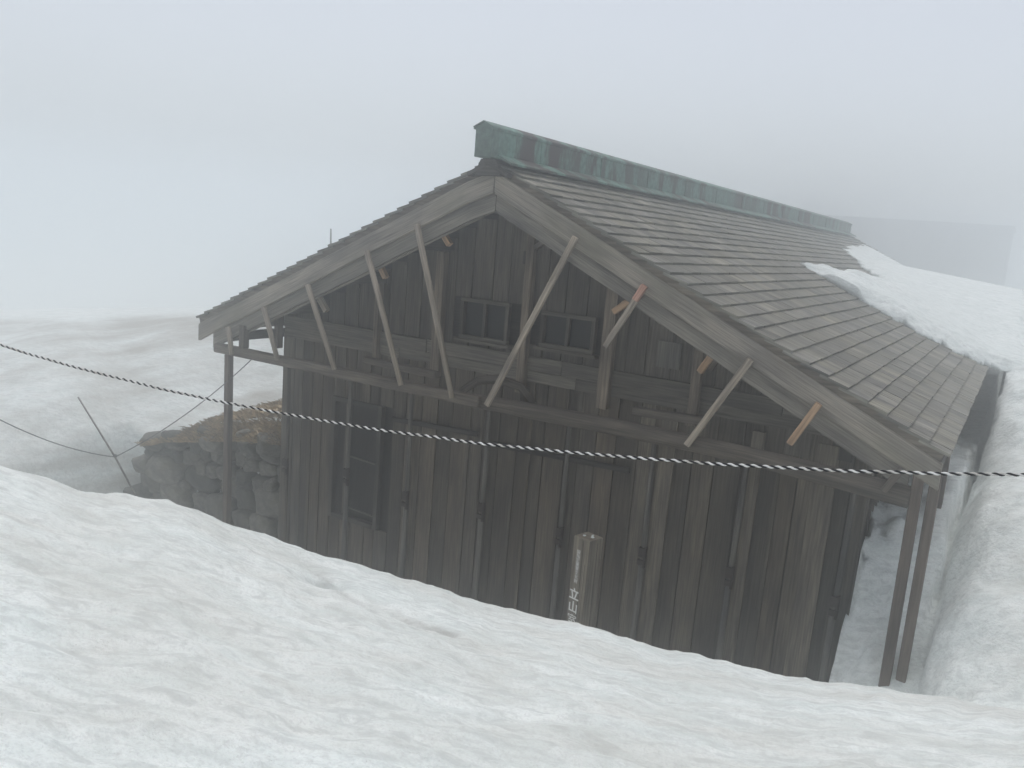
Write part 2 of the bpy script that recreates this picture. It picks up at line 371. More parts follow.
# marks on the near bank: a small step with a hole at its head, running down to the right
trk = [(297, 553), (325, 580), (352, 597), (392, 612), (452, 632)]
trk_xy = []
for q in trk:
    d = view_dir(*q); s_ = np.linspace(2, 9, 700)
    px = CX+d[0]*s_; py = CY+d[1]*s_; pz = CZ+d[2]*s_
    r_ = np.hypot(px-CX, py-CY); hz = fg_profile(r_, np.interp(math.atan2(d[0], d[1]), azs, tan_used))
    i = int(np.argmax(pz < hz)); trk_xy.append((px[i], py[i]))
def grime_shade_mask(x, y):
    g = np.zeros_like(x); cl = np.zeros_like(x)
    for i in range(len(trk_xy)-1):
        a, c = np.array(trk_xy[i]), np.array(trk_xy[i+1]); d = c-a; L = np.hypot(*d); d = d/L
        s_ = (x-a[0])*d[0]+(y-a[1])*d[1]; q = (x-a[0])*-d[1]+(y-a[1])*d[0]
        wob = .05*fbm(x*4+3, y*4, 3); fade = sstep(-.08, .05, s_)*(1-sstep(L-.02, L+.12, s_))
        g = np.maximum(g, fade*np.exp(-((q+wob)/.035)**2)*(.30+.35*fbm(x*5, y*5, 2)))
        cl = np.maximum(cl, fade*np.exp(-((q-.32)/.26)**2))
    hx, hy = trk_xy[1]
    g = np.maximum(g, .9*np.exp(-(((x-hx)*.9+(y-hy)*.4)/.10)**2-(((x-hx)*-.4+(y-hy)*.9)/.045)**2))  # shade of the hole painted dark on top of its depth
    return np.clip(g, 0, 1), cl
def track(x, y):
    out = np.zeros_like(x)
    for i in range(len(trk_xy)-1):
        a, c = np.array(trk_xy[i]), np.array(trk_xy[i+1]); d = c-a; L = np.hypot(*d); d = d/L
        s_ = (x-a[0])*d[0]+(y-a[1])*d[1]; q = (x-a[0])*-d[1]+(y-a[1])*d[0]
        ins = (s_ > -.05) & (s_ < L+.05)
        out = np.where(ins, np.minimum(out, -.028*np.exp(-(q/.05)**2)+.012*np.exp(-((q+.12)/.07)**2)+.0), out)
    hx, hy = np.array(trk_xy[1])*.8+np.array(trk_xy[0])*.2
    hx2, hy2 = trk_xy[1]
    out = out-.13*np.exp(-(((x-hx2)/.10)**2+((y-hy2)/.10)**2))
    return out

def ground(x, y):
    dx, dy = x-CX, y-CY; r = np.hypot(dx, dy); az = np.arctan2(dx, dy)
    fg = fg_profile(np.minimum(r, 12), np.interp(az, azs, tan_used))
    front = sstep(2.0, 2.7, np.abs(az))           # behind the photographer the bank just carries on
    fg = fg*(1-front)+(ZG-.04*r)*front
    near = (1-sstep(7, 12, r))*(1-.6*sstep(3.8, 5.2, r))
    # suncups and granular lumps, drawn out along the slope
    u = x*.8+y*.6; v = -x*.6+y*.8
    fg = fg+.014*fbm(az*46, r*1.3, 3, .6)*sstep(3.5, 5.2, r)*(1-sstep(8, 11, r))+near*(.010*fbm(u*1.1, v*1.9, 3)+.020*fbm(u*3.1+5, v*5.6, 4, .62)+.008*fbm(u*10, v*14, 3, .6))+track(x, y)
    e = env(x, y)
    return smax(fg, e, .12), fg-e

def axis(parts):
    out = []
    for a, c, s_ in parts: out += list(np.arange(a, c-1e-6, s_))
    out.append(parts[-1][1]); return np.array(out)
xs = axis([(-260, -110, 15), (-110, -50, 6), (-50, -30, 1.5), (-30, -13, .3), (-13, -4, .11), (-4, -1, .08), (-1, 8.2, .05), (8.2, 14, .4), (14, 50, 3), (50, 110, 6), (110, 260, 15)])
ys = axis([(-90, -40, 10), (-40, -12, 2), (-12, -9.8, .3), (-9.8, -2.6, .05), (-2.6, 4, .07), (4, 12, .11), (12, 28, .3), (28, 50, 1.5), (50, 120, 6), (120, 290, 17)])
X, Y = np.meshgrid(xs, ys, indexing='ij')
Z, NEARNESS = ground(X, Y)
nx, ny = X.shape
ii = np.arange(nx*ny).reshape(nx, ny)
quads = np.stack([ii[:-1, :-1], ii[1:, :-1], ii[1:, 1:], ii[:-1, 1:]], -1).reshape(-1, 4)
me = bpy.data.meshes.new('snow_ground')
me.from_pydata(np.stack([X, Y, Z], -1).reshape(-1, 3).tolist(), [], quads.tolist())
me.polygons.foreach_set('use_smooth', [True]*len(me.polygons))
DC = np.hypot(X-CX, Y-CY)
dirt = np.where(NEARNESS > 0, .42, .25)
dirt = np.where((X > 5.66) & (NEARNESS < 0) & (Y > -3), .45*sstep(5.9, 6.5, X)*(1-sstep(2.5, 6, Y))+.06, dirt)
band = np.where((X < -4) & (DC > 12), (.72*sstep(13, 18, DC)+.1)*(1-sstep(26, 28, DC)), 0.0)
dirt = np.where((X < -4) & (DC > 12), .12, dirt)
ab_ = me.attributes.new('band', 'FLOAT', 'POINT'); ab_.data.foreach_set('value', band.reshape(-1).astype(np.float32))
dirt = np.where((X > 4.7) & (X < 5.66) & (NEARNESS < 0), .12, dirt)
dirt = dirt*(1-.85*grime_shade_mask(X, Y)[1])
at_ = me.attributes.new('dirt', 'FLOAT', 'POINT'); at_.data.foreach_set('value', dirt.reshape(-1).astype(np.float32))
gm_, cl_ = grime_shade_mask(X, Y)
ag_ = me.attributes.new('grime_shade', 'FLOAT', 'POINT'); ag_.data.foreach_set('value', gm_.reshape(-1).astype(np.float32))
me.materials.append(M_SNOW)
go = bpy.data.objects.new('snow_ground', me); COL.objects.link(go); tag(go, kind='structure')

def gz(x, y): return float(ground(np.array([[float(x)]]), np.array([[float(y)]]))[0][0, 0])

# ------------------------------------------------------------------ the hut
hut = thing('mountain_hut', 'weathered timber mountain hut half buried in snow, with shingle roof and propped front gable', 'hut', (0, 0, FLOOR))
class HutMB(MB):
    def build(s, name, m, parent=None, bevel=0, recalc=True, loc=(0, 0, 0)):
        s.v = [v-Vector((0, 0, FLOOR)) for v in s.v] if parent is hut else s.v
        return MB.build(s, name, m, parent, bevel, recalc)
# sub-parts live in the same coordinates as their part
def sub(mb, name, m, parent, bevel=0):
    mb.v = [v-Vector((0, 0, FLOOR)) for v in mb.v]
    return MB.build(mb, name, m, parent, bevel)

Y_END = 24.0
YW, XW = 1.10, 4.75            # front wall plane, half width of the walls
def roofz(x): return APEX-SL*abs(x)

# front wall: solid core + separate vertical boards (gaps stay dark)
def hole(x0, x1, z0, z1, rects):
    return any(x1 > a and x0 < c and z1 > e and z0 < g for a, c, e, g in rects)
DOOR = (-3.55, -2.48, -3.08, -1.0)
WINS = [(-1.10, -.27, .30, .90), (.26, 1.10, .36, .86)]
wl = HutMB()
wl.box((0, YW+.10, (FLOOR-.15)/2-.05), (2*XW-.06, .06, -(FLOOR)+.05), 2)            # lower core
wl.v += []; 
prof = [(-XW+.03, -.05), (XW-.03, -.05), (XW-.03, roofz(XW)-.1), (0, APEX-.12), (-XW+.03, roofz(XW)-.1)]
wl.prism(prof, YW+.08, YW+.13)
core = wl.build('wall', M_DARK, hut)
wb_ = HutMB(); wb2_ = HutMB()
x = -XW
while x < XW-.02:
    wd = min(random.uniform(.2, .32), XW-x)
    y = YW+random.uniform(-.008, .010)
    x1 = x+wd-.014
    z0, z1 = FLOOR-.1, -.12
    if x1 > DOOR[0] and x < DOOR[1]:
        for a, c in ((z0, DOOR[2]), (DOOR[3], z1)):
            wb_.bar(((x+x1)/2, y+.02, a), ((x+x1)/2, y+.02, c), x1-x, .035, (0, 1, 0))
    else:
        wb_.bar(((x+x1)/2, y+.02, z0), ((x+x1)/2+random.uniform(-.004, .004), y+.02, z1), x1-x, .035, (0, 1, 0), 1 if x > 1.6 and random.random() < .62 else 0)
        if random.random() < .5:      # cover strip over the joint
            xx = x1+.007
            if not (DOOR[0]-.06 < xx < DOOR[1]+.06):
                wb_.bar((xx, y-.012, z0), (xx, y-.012, z1), random.uniform(.045, .07), .026, (0, 1, 0))
    x += wd
lower = wb_.build('wall_boards', [M_WALL, M_WALL2], hut, .004)
x = -XW+.05
while x < XW-.1:
    wd = random.uniform(.27, .36); x1 = min(x+wd-.016, XW-.05)
    y = YW+.02+random.uniform(-.006, .012); zt = min(roofz(x), roofz(x1))-.14
    segs = [(.18, zt)]
    for a, c, e, g in WINS:
        if x1 > a and x < c:
            segs = [(s0, min(s1, e)) for s0, s1 in segs if s0 < e]+[(max(s0, g), s1) for s0, s1 in segs if s1 > g]
    for s0, s1 in segs:
        if s1-s0 > .03: wb2_.bar(((x+x1)/2, y, s0), ((x+x1)/2, y, s1), x1-x, .034, (0, 1, 0))
    if random.random() < .6 and zt > .4 and not any(a-.05 < x1 < c+.05 for a, c, e, g in WINS):
        wb2_.bar((x1+.008, y-.03, .2), (x1+.008, y-.03, zt-.05), .05, .026, (0, 1, 0))
    x = x1+.016
wb2_.build('gable_boards', M_GABLE, hut, .004)
# horizontal boards between lower wall and gable
for zc, hh, dy in ((.10, .20, -.035), (-.085, .16, -.02)):
    hb = HutMB(); x = -XW+.05
    while x < XW-.1:
        x1 = min(x+random.uniform(2.2, 3.4), XW-.05)
        hb.bar((x, YW+dy, zc), (x1-.008, YW+dy+random.uniform(-.008, .008), zc+random.uniform(-.012, .012)), .05, hh)
        x = x1
    hb.build('cross_board', M_CROSS, hut, .006)
# odd little panels and vents
pn = HutMB(); pn.box((2.17, YW-.03, .51), (.32, .03, .34)); pn.build('patch_panel', M_PANEL, hut, .003)
pn = HutMB(); pn.box((4.45, YW-.045, -.32), (.15, .03, .17)); pn.build('vent', M_DARK, hut)
pn = HutMB(); pn.box((-.05, YW-.03, 1.56), (.11, .04, .18)); pn.build('vent', M_DARK, hut)
pn = HutMB(); pn.box((3.9, YW-.03, -.30), (.30, .03, .32)); pn.build('patch_panel', M_GABLE, hut, .003)
# side walls
for sx in (1, -1):
    sw = HutMB(); y = YW+.02
    sw.box((sx*(XW-.06), (YW+.16+Y_END-.3)/2, (FLOOR+.1)/2-.15), (.05, Y_END-.3-YW-.16, -FLOOR+.2), 2)
    while y < (12 if sx > 0 else 5):
        wd = random.uniform(.2, .3)
        sw.bar((sx*(XW-.01), y+wd/2, FLOOR), (sx*(XW-.01), y+wd/2, .2), .03, wd-.015, (0, 1, 0))
        sw.bar((sx*(XW+.02), y+wd, FLOOR), (sx*(XW+.02), y+wd, .2), .03, .05, (0, 1, 0))
        y += wd
    sw.build('side_wall', M_WALL, hut, .004)
bw = HutMB(); bw.prism([(-XW+.06, FLOOR), (XW-.06, FLOOR), (XW-.06, .2), (0, APEX-.13), (-XW+.06, .2)], Y_END-.30, Y_END-.2); bw.build('rear_wall', M_WALL, hut)
# windows
for a, c, e, g in WINS:
    f = HutMB(); yy = YW-.01; th = .055
    f.bar((a, yy, g-th/2), (c, yy, g-th/2), .09, th); f.bar((a, yy, e+th/2), (c, yy, e+th/2), .09, th)
    for xx in (a+th/2, c-th/2): f.bar((xx, yy, e+th), (xx, yy, g-th), th, .088, (0, 1, 0))
    f.bar(((a+c)/2, yy, e+th), ((a+c)/2, yy, g-th), .045, .07, (0, 1, 0))
    fo = f.build('window', M_GABLE, hut, .004)
    p = MB(); p.box(((a+c)/2, YW+.045, (e+g)/2), (c-a-.06, .012, g-e-.06)); sub(p, 'pane', M_GLASS, fo)
    p = MB(); p.box(((a+c)/2, YW-.03, e-.025), (c-a+.12, .12, .045), 0); sub(p, 'sill', M_GABLE, fo, .004)
# door
a, c, e, g = DOOR
d = HutMB(); d.box(((a+c)/2, YW+.065, (e+g)/2), (c-a-.1, .02, g-e-.06))
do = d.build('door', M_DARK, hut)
f = MB()
for xx in (a+.04, c-.04): f.bar((xx, YW+.0, e), (xx, YW+.0, g), .08, .10, (0, 1, 0))
f.bar((a+.083, YW, g-.04), (c-.083, YW, g-.04), .098, .08); f.bar((a+.083, YW, e+.04), (c-.083, YW, e+.04), .098, .08)
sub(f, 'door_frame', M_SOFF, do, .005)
for zz, xx0 in ((-1.97, -3.27), (-2.86, -3.22)):
    f = MB(); f.bar((xx0, YW+.035, zz), (c-.13, YW+.035, zz-.03), .035, .022); sub(f, 'door_bar', M_PANEL, do, .003)
f = MB(); f.bar((a+.28, YW+.035, e+.085), (a+.28, YW+.035, g-.085), .05, .036, (0, 1, 0)); sub(f, 'door_stile', M_BEAM, do, .003)
# rails on the wall
for x0, x1, z0, z1 in ((-2.24, -.63, -1.15, -1.08), (-.35, 1.82, -1.17, -1.10)):
    f = HutMB(); f.bar((x0, YW-.07, z0), (x1, YW-.07, z1), .06, .075); f.build('wall_rail', M_DARK, hut, .008)
# slim posts along the wall, upper pole held to lower pole by an iron latch
for i in range(8):
    xx = (-4.5, -3.10, -1.85, -.43, .90, 2.15, 3.33, 4.597)[i]; zl = (-2.39, -2.26, -2.36, -2.2, -2.24, -2.19, -2.13, -2.13)[i]
    f = HutMB(); f.tube([(xx+random.uniform(-.02, .02), YW-.10, -.56), (xx, YW-.09, zl)], [.033, .038], 8)
    f.tube([(xx-.01, YW-.085, zl), (xx-.015, YW-.08, FLOOR)], [.042, .045], 8)
    fo = f.build('wall_post', M_PANEL if i not in (0,) else M_WALL, hut)
    k = MB(); k.box((xx-.005, YW-.12, zl+.05), (.09, .07, .13)); k.box((xx-.005, YW-.125, zl-.09), (.10, .07, .07)); k.box((xx+.03, YW-.11, zl-.02), (.035, .05, .30)); sub(k, 'latch', M_IRON, fo, .006)
# broad light plank beside a post (right half of the wall)
for xx, wd in ((2.28, .22), (3.42, .16), (4.25, .26)):
    f = HutMB(); f.bar((xx, YW-.035, FLOOR), (xx+.01, YW-.035, -.25), wd, .03, (0, 1, 0)); f.build('wall_plank', M_WALL2, hut, .004)

# tie beam: a squared log carried by the corner posts
tb = HutMB()
pts = [(-5.12, 0, -.40), (-3.6, 0.0, -.345), (-2.0, .01, -.34), (-.5, .0, -.345)]
tb.bar((-5.13, 0, -.335), (.05, 0, -.335), .15, .15)
to = tb.build('tie_beam', M_BEAM, hut, .03)
tb = HutMB(); tb.tube([(-.15, .10, -.36), (.6, .04, -.33), (2, .0, -.30), (3.5, .0, -.31), (4.6, 0, -.36), (5.26, 0, -.40)], [.095, .105, .105, .10, .115, .12], 12)
tb.build('tie_beam', M_BEAM, hut)
cb = HutMB(); cb.tube([(-.45, .30, -.30), (-.2, .30, -.12), (.1, .30, -.05), (.45, .32, -.10), (.66, .34, -.30)], [.05, .06, .065, .06, .05], 9); cb.build('curved_brace', M_BEAM, hut)
for x0, x1, z0, z1 in ((-2.4, -1.05, -.18, -.20), (2.0, 2.9, -.17, -.13)):
    f = HutMB(); f.bar((x0, .5, z0), (x1, .5, z1), .12, .10); f.build('short_rail', M_BEAM, hut, .01)
# posts under the eaves
for (x0, y0, zt, x1, zb_, wd) in ((-4.83, 0, -.41, -4.79, FLOOR-.2, .105), (5.31, -.01, -.10, 5.335, FLOOR, .105), (5.46, .04, -.10, 5.47, FLOOR, .10), (5.40, 2.0, -.12, 5.41, -1.6, .14), (-4.85, 4.5, -.25, -4.85, -3, .12)):
    f = HutMB(); f.bar((x1, y0, zb_), (x0, y0, zt), wd, wd, (0, 1, 0)); f.build('eave_post', M_POST, hut, .012)
for sx in (-1, 1):
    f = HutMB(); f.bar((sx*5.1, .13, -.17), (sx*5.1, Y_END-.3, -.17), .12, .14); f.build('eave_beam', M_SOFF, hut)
f = HutMB(); f.bar((-4.50, .01, -.26), (-4.50, .01, .1), .11, .12, (0, 1, 0)); f.build('short_post', M_BEAM, hut, .01)
f = HutMB(); f.bar((-4.25, .5, -.26), (-4.25, .5, .3), .09, .12, (0, 1, 0)); f.build('short_post', M_BEAM, hut, .01)
# short posts on the gable, purlins running out to the barge boards
for i, (xx, kw) in enumerate(((-2.62, .085), (-1.45, .15), (.05, .12), (1.34, .17), (2.59, .12))):
    f = HutMB(); f.bar((xx, YW-.09, -.33), (xx, YW-.09, roofz(xx)-.42), kw, .12, (0, 1, 0)); f.build('gable_post', M_TSUKA, hut, .01)
for xx in (0, -1.4, 1.4, -2.65, 2.65, -3.9, 3.9):
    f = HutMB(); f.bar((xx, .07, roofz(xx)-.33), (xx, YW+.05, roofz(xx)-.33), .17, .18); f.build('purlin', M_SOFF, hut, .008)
kb = HutMB(); kb.bar((.12, YW-.14, 1.7), (.52, YW-.14, 2.0), .06, .07); kb.build('knee_brace', M_BEAM, hut, .006)
# freshly cut stubs under the roof
for p0, p1, mm_ in (((-.994, .3, 1.844), (-.827, .3, 1.654), M_CUT), ((-2.036, .3, 1.276), (-1.913, .3, 1.101), M_CUT), ((-3.21, .3, .70), (-3.03, .3, .49), M_PROP), ((2.06, .3, 1.346), (1.688, .3, 1.039), M_CUT), ((2.99, .3, .73), (2.85, .3, .476), M_CUT), ((3.07, .36, .74), (2.94, .36, .52), M_BEAM)):
    f = HutMB(); f.bar(p0, p1, .075, .085, (0, 1, 0)); f.build('cut_stub', mm_, hut, .006)
# pale poles propping the verge on the tie beam
props = [((-4.865, .03), (-4.755, -.40), 0), ((-4.06, .44), (-3.715, -.33), 0), ((-3.145, .88), (-2.53, -.30), 0), ((-2.035, 1.47), (-1.285, -.33), 0), ((-1.18, 1.89), (-.405, -.36), 0), ((1.225, 1.90), (.155, -.36), 0), ((2.165, 1.40), (1.745, .64), 1), ((3.495, .75), (2.90, -.34), 0), ((4.265, .39), (4.02, -.10), 2), ((5.14, -.13), (5.01, -.40), 3)]
for (x0, z0), (x1, z1), kd in props:
    x0, z0 = x0+(CX-x0)*.0115, z0+(CZ-z0)*.0115; x1, z1 = x1+(CX-x1)*.0135, z1+(CZ-z1)*.0135
    f = HutMB(); y1 = -.135
    if x0 < 0: f.tube([(x0, -.105, z0), ((x0+x1)/2+random.uniform(-.012, .012), (-.105+y1)/2, (z0+z1)/2), (x1, y1, z1)], [.043, .041, .037], 9)
    else: f.bar((x0, -.105, z0), (x1, y1 if kd in (0,) else -.10, z1), .072, .05, (0, 1, 0))
    fo = f.build('prop_pole', {0: M_PROP, 1: M_PROP, 2: M_CUT, 3: M_BEAM}[kd], hut, 0 if x0 < 0 else .006)
    if kd == 1:
        k = MB(); q = Vector((x0, -.105, z0)); dd = (Vector((x1, -.105, z1))-q); k.bar(q-dd*.02, q+dd*.22, .076, .054, (0, 1, 0)); sub(k, 'pole_end', M_PINK, fo, .006)
# barge boards, two to a side, joint at the apex
for sx in (-1, 1):
    x0, x1 = .05+sx*.006, sx*HALF
    def board(d0, d1, yc, th, xe=x1, xs0=x0):
        b_ = HutMB()
        za = lambda xx, dd: roofz(xx)-dd
        n0 = len(b_.v)
        nseg = 14; pr_t = []; pr_b = []
        for k in range(nseg+1):
            xx = xs0+(xe-xs0)*k/nseg
            pr_t.append((xx, za(xx, d0)+.006*mnoise.noise(Vector((xx*1.3, yc*20, 3.3)))))
            pr_b.append((xx, za(xx, d1)+.014*mnoise.noise(Vector((xx*1.9, yc*20, 9.1)))))
        u0 = random.uniform(0, 40); v0 = random.uniform(0, 40)
        for k in range(nseg):
            q = [pr_t[k], pr_b[k], pr_b[k+1], pr_t[k+1]]; L0 = abs(pr_t[k][0])*1.11+u0; L1 = abs(pr_t[k+1][0])*1.11+u0; wd = d1-d0
            n = len(b_.v)
            for yy in (yc-th/2, yc+th/2):
                for xz in q: b_.v.append(Vector((xz[0], yy, xz[1])))
            b_._quad((n, n+1, n+2, n+3), ((L0, v0+wd), (L0, v0), (L1, v0), (L1, v0+wd)))
            b_._quad((n+7, n+6, n+5, n+4), ((L1, v0+wd), (L1, v0), (L0, v0), (L0, v0+wd)))
            b_._quad((n, n+3, n+7, n+4), ((L0, v0), (L1, v0), (L1, v0+th), (L0, v0+th)))
            b_._quad((n+1, n+5, n+6, n+2), ((L0, v0+3), (L0, v0+3+th), (L1, v0+3+th), (L1, v0+3)))
            if k == 0: b_._quad((n, n+4, n+5, n+1), ((0, 0), (.05, 0), (.05, .05), (0, .05)))
            if k == nseg-1: b_._quad((n+3, n+2, n+6, n+7), ((0, 0), (.05, 0), (.05, .05), (0, .05)))
        return b_
    o = board(-.01, .265, -.035, .07); 
    ob = o.build('barge_board', M_BARGE, hut)
    bm = bmesh.new(); bm.from_mesh(ob.data); bmesh.ops.remove_doubles(bm, verts=bm.verts, dist=1e-4); bm.to_mesh(ob.data); bm.free()
    bv = ob.modifiers.new('bevel', 'BEVEL'); bv.width = .012; bv.segments = 2; bv.limit_method = 'ANGLE'; bv.angle_limit = math.radians(50)
    o = board(.20, .485, .035, .06, sx*5.22)
    ob = o.build('barge_board', M_BARGE_SHADE, hut)
    bm = bmesh.new(); bm.from_mesh(ob.data); bmesh.ops.remove_doubles(bm, verts=bm.verts, dist=1e-4); bm.to_mesh(ob.data); bm.free()
    o = board(.44, .50, .10, .05, sx*4.9, sx*.2)
    o.build('verge_fillet', M_BARGE, hut)
# roof deck (two slabs) and shingles in courses
rd = HutMB()
for sx in (-1, 1):
    rd.prism([(0, APEX-.012), (sx*5.48, roofz(5.48)-.012), (sx*5.48, roofz(5.48)-.13), (0, APEX-.13)], .01, Y_END)
rd.build('roof_deck', M_SOFF, hut)
for sx in (-1, 1):
    vs_ = HutMB(); vs_.prism([(0, APEX-.008), (sx*5.47, roofz(5.47)-.008), (sx*5.50, roofz(5.47)+.10), (0, APEX+.108)], -.052, .35)
    vs_.build('verge_strip', M_VERGE, hut)
NC = 27; LEN = HALF*math.sqrt(1+SL*SL); EXPO = LEN/NC
for sx in (1, -1):
    sh = HutMB()
    nrm = Vector((sx*SL, 0, 1)).normalized(); dn = Vector((sx, 0, -SL)).normalized(); apex = Vector((0, 0, APEX))
    for k in range(NC):
        y = -.085+random.uniform(0, .01)
        yend = Y_END if sx > 0 else (3.0 if k > 2 else Y_END)
        while y < yend:
            wd = random.uniform(.20, .42) if y < 12 else random.uniform(.3, .55)
            if sx < 0 and y > 1: wd = 1.2
            a0 = k*EXPO-.08; a1 = (k+1)*EXPO+random.uniform(-.004, .005)
            if k == 0: a0 = 0.02
            p0 = apex+dn*max(a0, .02)+nrm*.085; p1 = apex+dn*a1+nrm*(.122+random.uniform(-.003, .004))
            yc = y+wd/2
            sh.bar(p0+Vector((0, yc, 0)), p1+Vector((0, yc+random.uniform(-.004, .004), 0)), wd-.003, .028+random.uniform(0, .005), nrm)
            y += wd
    if sx < 0:   # the far slope beyond the verge, seen by nobody but closed
        sh.bar(apex+dn*.05+nrm*.08+Vector((0, (3+Y_END)/2, 0)), apex+dn*LEN+nrm*.11+Vector((0, (3+Y_END)/2, 0)), Y_END-3, .05, nrm)
    sh.build('roof_shingles', M_SHIN, hut)
# ridge cover of green copper: boxed ridge on a flared base
rc = HutMB()
rc.prism([(-.125, 2.77), (.125, 2.77), (.125, 3.125), (0, 3.185), (-.125, 3.125)], -.30, Y_END-.1)
ro = rc.build('ridge_cover', M_COPPER, hut, .006)
k = MB()
for sx in (-1, 1):
    wf_ = .34 if sx > 0 else .22; k.prism([(sx*.10, 2.83), (sx*wf_, 2.72), (sx*wf_, 2.695), (sx*.10, 2.79)], -.15 if sx > 0 else -.05, Y_END-.05)
sub(k, 'ridge_flashing', M_COPPER, ro)
k = MB()
for sx in (-1, 1):
    k.prism([(sx*.126, 3.145), (sx*.145, 3.115), (sx*.145, 3.095), (sx*.126, 3.095)], -.32, Y_END-.05)
k.prism([(-.146, 3.118), (0, 3.19), (.146, 3.118), (.146, 3.128), (0, 3.20), (-.146, 3.128)], -.33, Y_END-.05)
sub(k, 'ridge_cap', M_COPPER, ro)
k = MB()
for yy in np.arange(.9, Y_END-1, 1.85):
    k = MB(); k.prism([(-.131, 2.80), (.131, 2.80), (.131, 3.095), (-.131, 3.095)], yy, yy+.018); sub(k, 'ridge_seam', M_COPPER, ro)
k = HutMB()
for sx in (-1, 1):
    k.bar((sx*.02, .3, 2.70), (sx*.30, .3, 2.565), .95, .05, (0, 0, 1))
k.prism([(-.20, 2.56), (.20, 2.56), (.11, 2.76), (-.11, 2.76)], -.17, Y_END-.2)
k.build('ridge_board', M_SOFF, hut, .006)

# ------------------------------------------------------------------ snow lying on the roof
poly = [(2.12, 7.55), (2.4, 7.42), (2.8, 7.3), (3.2, 7.2), (3.6, 7.4), (4.1, 7.5), (4.6, 7.8), (5.1, 8.3), (5.51, 8.75), (5.8, 9.0), (6.5, 9.2), (6.5, 23.7), (.75, 23.7), (.8, 22), (1.0, 19), (1.2, 17.5), (1.34, 16.5), (1.7, 15.5), (2.1, 14.6), (2.48, 13.75), (2.8, 13.1), (2.95, 12.5), (2.85, 11.6), (2.68, 10), (2.52, 9), (2.3, 8.1), (2.1, 7.8)]
def sdist(px, py):
    d = np.full(px.shape, 1e9); ins = np.zeros(px.shape, bool)
    for i in range(len(poly)):
        ax, ay = poly[i]; bx, by = poly[(i+1) % len(poly)]
        ex, ey = bx-ax, by-ay; tt = np.clip(((px-ax)*ex+(py-ay)*ey)/(ex*ex+ey*ey), 0, 1)
        d = np.minimum(d, np.hypot(px-ax-ex*tt, py-ay-ey*tt))
        c_ = ((ay > py) != (by > py)); xi = (bx-ax)*(py-ay)/np.where(by == ay, 1e-9, by-ay)+ax
        ins ^= c_ & (px < xi)
    return np.where(ins, d, -d)
sx_ = np.arange(.3, 6.45, .055); sy_ = np.concatenate([np.arange(7.5, 12, .055), np.arange(12, 18, .12), np.arange(18, 23.9, .3)])
SX, SY = np.meshgrid(sx_, sy_, indexing='ij')
D = sdist(SX, SY)+.10*fbm(SX*1.7, SY*1.7, 2)+.07*fbm(SX*5, SY*5, 3)
base = np.where(SX < 5.5, APEX-SL*SX+.13, APEX-SL*5.5+.13-(SX-5.5)*.22)
prof_ = np.clip(D/.22, 0, 1)**.5
thick = (.30+.10*fbm(SX*.7, SY*.5, 2)+.05*fbm(SX*3, SY*3, 3)*np.exp(-D/.5))*prof_
drift = crest_z(SX)-.06*np.maximum(SY-19, 0)
s_ = sstep(9.3, 19, SY)
thick = thick*(1-.75*sstep(10, 16, SY)); topz = np.maximum(base+thick, (base+thick)*(1-s_)+drift*s_)
topz = np.where(D < .6, base+(topz-base)*np.clip(D/.6, 0, 1)**.4*1.0, topz)
ok = D > 0
topz = topz-.15*sstep(6.22, 6.44, SX)
ids_t = -np.ones(SX.shape, int); vs = []
for (i, j) in zip(*np.nonzero(ok)):
    ids_t[i, j] = len(vs); vs.append((SX[i, j], SY[i, j], topz[i, j]))
nt_ = len(vs); vs += [(a_, b2, c2) for a_, b2, c2 in [(SX[i, j], SY[i, j], base[i, j]-.01) for i, j in zip(*np.nonzero(ok))]]
fs = []; edges = {}
for i in range(len(sx_)-1):
    for j in range(len(sy_)-1):
        q = (ids_t[i, j], ids_t[i+1, j], ids_t[i+1, j+1], ids_t[i, j+1])
        if min(q) < 0: continue
        fs.append(q); fs.append(tuple(nt_+v for v in q[::-1]))
        for e0, e1 in zip(q, q[1:]+q[:1]):
            if (e1, e0) in edges: del edges[(e1, e0)]
            else: edges[(e0, e1)] = 1
for e0, e1 in edges: fs.append((e1, e0, nt_+e0, nt_+e1))
me = bpy.data.meshes.new('roof_snow'); me.from_pydata(vs, [], fs); me.polygons.foreach_set('use_smooth', [True]*len(me.polygons))
bm = bmesh.new(); bm.from_mesh(me)
bmesh.ops.delete(bm, geom=[v for v in bm.verts if not v.link_faces], context='VERTS'); bm.to_mesh(me); bm.free()
at_ = me.attributes.new('dirt', 'FLOAT', 'POINT'); at_.data.foreach_set('value', [.06]*len(me.vertices))
me.materials.append(M_SNOW)
rs = bpy.data.objects.new('roof_snow', me); COL.objects.link(rs)
tag(rs, 'thick clean snow drift lying on the right slope of the hut roof', 'snow', kind='stuff')

